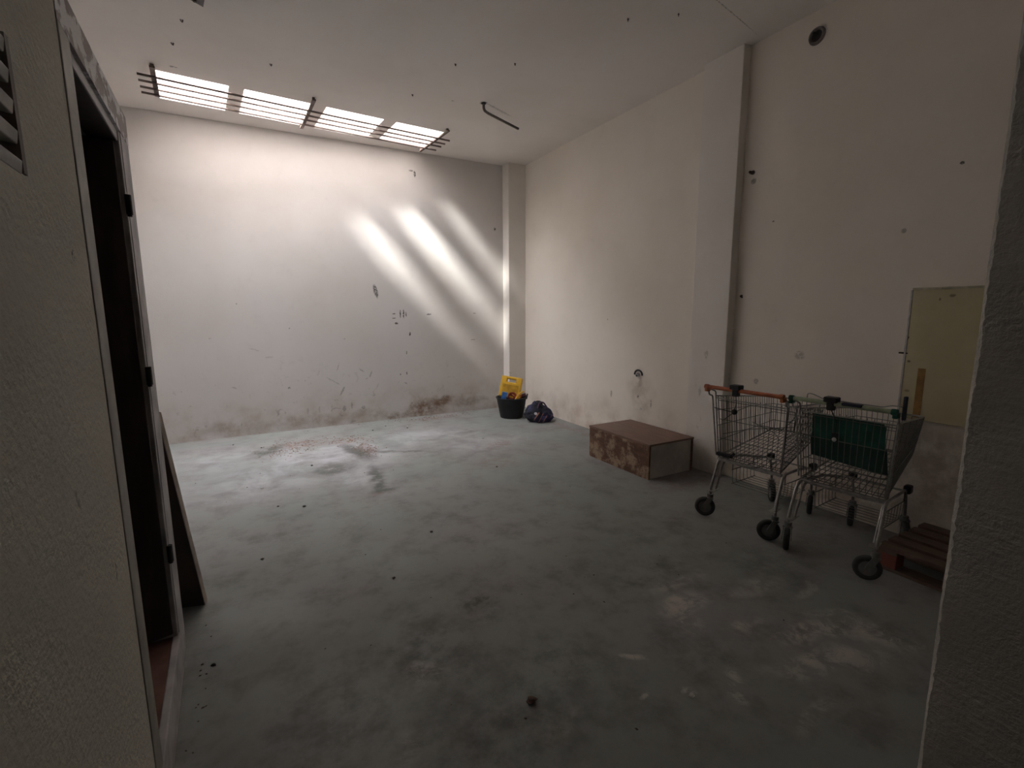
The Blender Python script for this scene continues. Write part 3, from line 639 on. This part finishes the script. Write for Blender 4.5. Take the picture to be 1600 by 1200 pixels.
# ------------------------------------------------------------------ fixtures on ceiling and walls
cp = empty('bent_conduit', (2.30, 4.80, ZC)); tag(cp, 'bent brown conduit pipe hanging from the ceiling', 'pipe')
b = MB(); b.tube(bend([(0, 0, 0), (0, 0, -.065), (.06, .03, -.075), (.52, .20, -.10)], .03), .0135, 10); b.build('pipe', simple('brown_pipe', (.20, .16, .15), .6, .2), cp)
b = MB(); b.lathe([(.0005, -.012), (.022, -.010), (.026, 0), (.0005, 0)], 16); b.build('pipe_socket', M_BLACK, cp)
def nail(p, d, l=.03, name='hook', label='', cat='hook', group=None, r=.006):
    b = MB(); d = Vector(d); s = d.orthogonal().normalized()
    b.tube(bend([(0, 0, 0), d*l, d*l+s*.012, d*(l-.012)+s*.02], .006, 3), r, 6); b.tube([d*0, d*.004], r*1.8, 8)
    o = tag(b.build(name, M_IRON), label, cat, group); o.location = p; return o
for x, y in ((2.20, 3.95), (-.35, 4.95), (1.60, 4.95), (2.62, 3.0), (2.25, 2.85), (0.35, 4.95), (1.75, 4.2), (2.9, 2.78), (-.25, 4.55)):
    nail((x, y, ZC), (0, 0, -1), .016, 'ceiling_hook', 'small rusty hook stub in the ceiling', 'hook', 'hook stubs across the ceiling', r=.0035)
nail((R, 2.71, 2.62), (-1, 0, 0), .045, 'wall_hook', 'dark rusty hook on the wall high beside the pilaster', 'hook', r=.010)
nail((3.329, YB, 2.706), (0, -1, 0), .03, 'wall_nail', 'small nail in the stained wall near the corner column', 'nail')
nail((R, 2.74, 1.62), (-1, 0, 0), .02, 'wall_peg', 'tiny dark peg on the wall low beside the pilaster', 'peg')
vc = empty('pipe_hole', (R, 2.27, 3.445)); tag(vc, 'dark oval pipe hole high on the wall under the ceiling', 'hole')
VM = Matrix.Rotation(rad(-90), 4, 'Y')
b = MB(); b.lathe([(.036, 0), (.040, .012), (.055, .014), (.060, 0)], 24, VM); b.build('hole_ring', simple('grey_mortar_ring', (.22, .19, .18), .9, scale=60, bump=.4), vc)
b = MB(); b.lathe([(.0005, .002), (.037, .002)], 24, VM); b.tube([(-.002, -.01, .01), (-.03, .015, .02)], .010, 6); b.build('hole_void', M_BLACK, vc)
wo = empty('water_outlet', (R, 3.95, .80)); tag(wo, 'broken pipe outlet with a black ring on the wall above the box', 'pipe outlet')
b = MB(); b.tube([(-.006, .058*math.cos(a), .050*math.sin(a)) for a in [rad(-5+k*190/12) for k in range(13)]], .010, 6); b.build('outlet_ring', M_BLACK, wo)
b = MB(); b.tube([(0, 0, 0), (-.03, 0, -.005)], .022, 12); b.build('outlet_stub', simple('pale_pipe', (.45, .44, .43), .5), wo)
b = MB(); b.lathe([(.0005, 0), (.015, 0)], 12, Matrix.Translation((-.0305, 0, -.005)) @ VM); b.build('outlet_bore', M_BLACK, wo)
cb = empty('ceiling_bracket', (-.18, 4.22, ZC)); tag(cb, 'dark grey metal bracket fixed to the ceiling', 'bracket')
b = MB(); b.add([(-.10, -.06, -.004), (.10, -.10, -.004), (.075, .075, -.004), (-.10, -.06, 0), (.10, -.10, 0), (.075, .075, 0)], [(0,2,1), (3,4,5), (0,1,4,3), (1,2,5,4), (2,0,3,5)]); b.build('bracket_plate', simple('grey_steel', (.16, .15, .15), .6, .4), cb)
b = MB(); b.tube([(.03, -.02, 0), (.03, -.02, -.03)], .012, 8); b.build('bracket_bolt', M_IRON, cb)

# ------------------------------------------------------------------ debris
def stone(loc, r, seed, mat, name, label, cat, group=None):
    bm = bmesh.new(); bmesh.ops.create_icosphere(bm, subdivisions=2, radius=r)
    for v in bm.verts:
        k = 1+.5*noise.noise(v.co.normalized()*1.6+Vector((seed, 0, 0))); v.co = Vector((v.co.x*k*1.25, v.co.y*k, v.co.z*k*.62))
    zmin = min(v.co.z for v in bm.verts)
    for v in bm.verts: v.co.z -= zmin
    me = bpy.data.meshes.new(name); bm.to_mesh(me); bm.free(); me.materials.append(mat)
    o = bpy.data.objects.new(name, me); COL.objects.link(o); o.location = loc; return tag(o, label, cat, group)
M_STONE = simple('brown_stone', (.20, .125, .09), .9, scale=40)
M_CHIP = simple('dark_chip', (.07, .055, .045), .9, scale=40)
M_WCHIP = simple('white_chip', (.62, .60, .58), .9, scale=40)
stone((.855, 1.42, 0), .016, 2, M_STONE, 'stone', 'lone brown stone lying on the dark floor', 'stone')
for i, (x, y) in enumerate([(2.02, 4.02), (.10, 4.0), (.28, 3.9), (.03, 5.9), (.45, 4.95), (1.3, 6.1), (1.5, 6.25), (1.72, 6.0), (-.25, 6.2), (-.03, 3.15), (.62, 2.55), (-.24, 2.25), (1.0, 3.0)]):
    stone((x, y, 0), .007+.003*random.random(), i+5, M_CHIP, 'plaster_chip', 'small dark chip of debris on the floor', 'chip', 'dark chips strewn on the floor')
for i, (x, y) in enumerate([(2.36, 5.05), (1.28, 4.55), (1.75, 6.1), (.2, 5.7), (1.42, 1.14), (.0, 4.5)]):
    stone((x, y, 0), .007+.003*random.random(), i+31, M_WCHIP, 'white_plaster_chip', 'small white plaster chip on the floor', 'chip', 'white chips strewn on the floor')
def debris(name, label, n, mat, centres, seed, sc=1.0):
    rnd = random.Random(seed); b = MB()
    for _ in range(n):
        cx, cy, sx, sy = rnd.choice(centres); x = rnd.gauss(cx, sx); y = min(rnd.gauss(cy, sy), YB-.02); s = sc*rnd.uniform(.002, .005)
        a = rnd.uniform(0, 6.28); M = Matrix.Translation((x, y, 0)) @ Matrix.Rotation(a, 4, 'Z')
        b.add([(-s*1.4, -s, 0), (s, -s*.8, 0), (s*1.2, s, 0), (-s, s*.7, 0), (0, 0, s*.9)], [(0,1,4), (1,2,4), (2,3,4), (3,0,4), (0,3,2,1)], M=M)
    return tag(b.build(name, mat), label, 'debris', kind='stuff')
debris('crumbled_debris', 'reddish brown crumbs swept across the floor under the skylights', 520, M_STONE, [(.40, 5.9, .22, .13), (.85, 5.8, .2, .12), (.25, 5.6, .12, .12), (1.05, 5.35, .08, .2), (2.2, 6.45, .3, .06)], 3, 1.5)
debris('grey_grit', 'dark grit along the annex threshold and floor', 80, M_CHIP, [(-.27, 2.1, .02, .3), (.4, 4.9, .8, .7), (1.2, 2.2, .8, .6), (.9, 6.3, .8, .15)], 5)
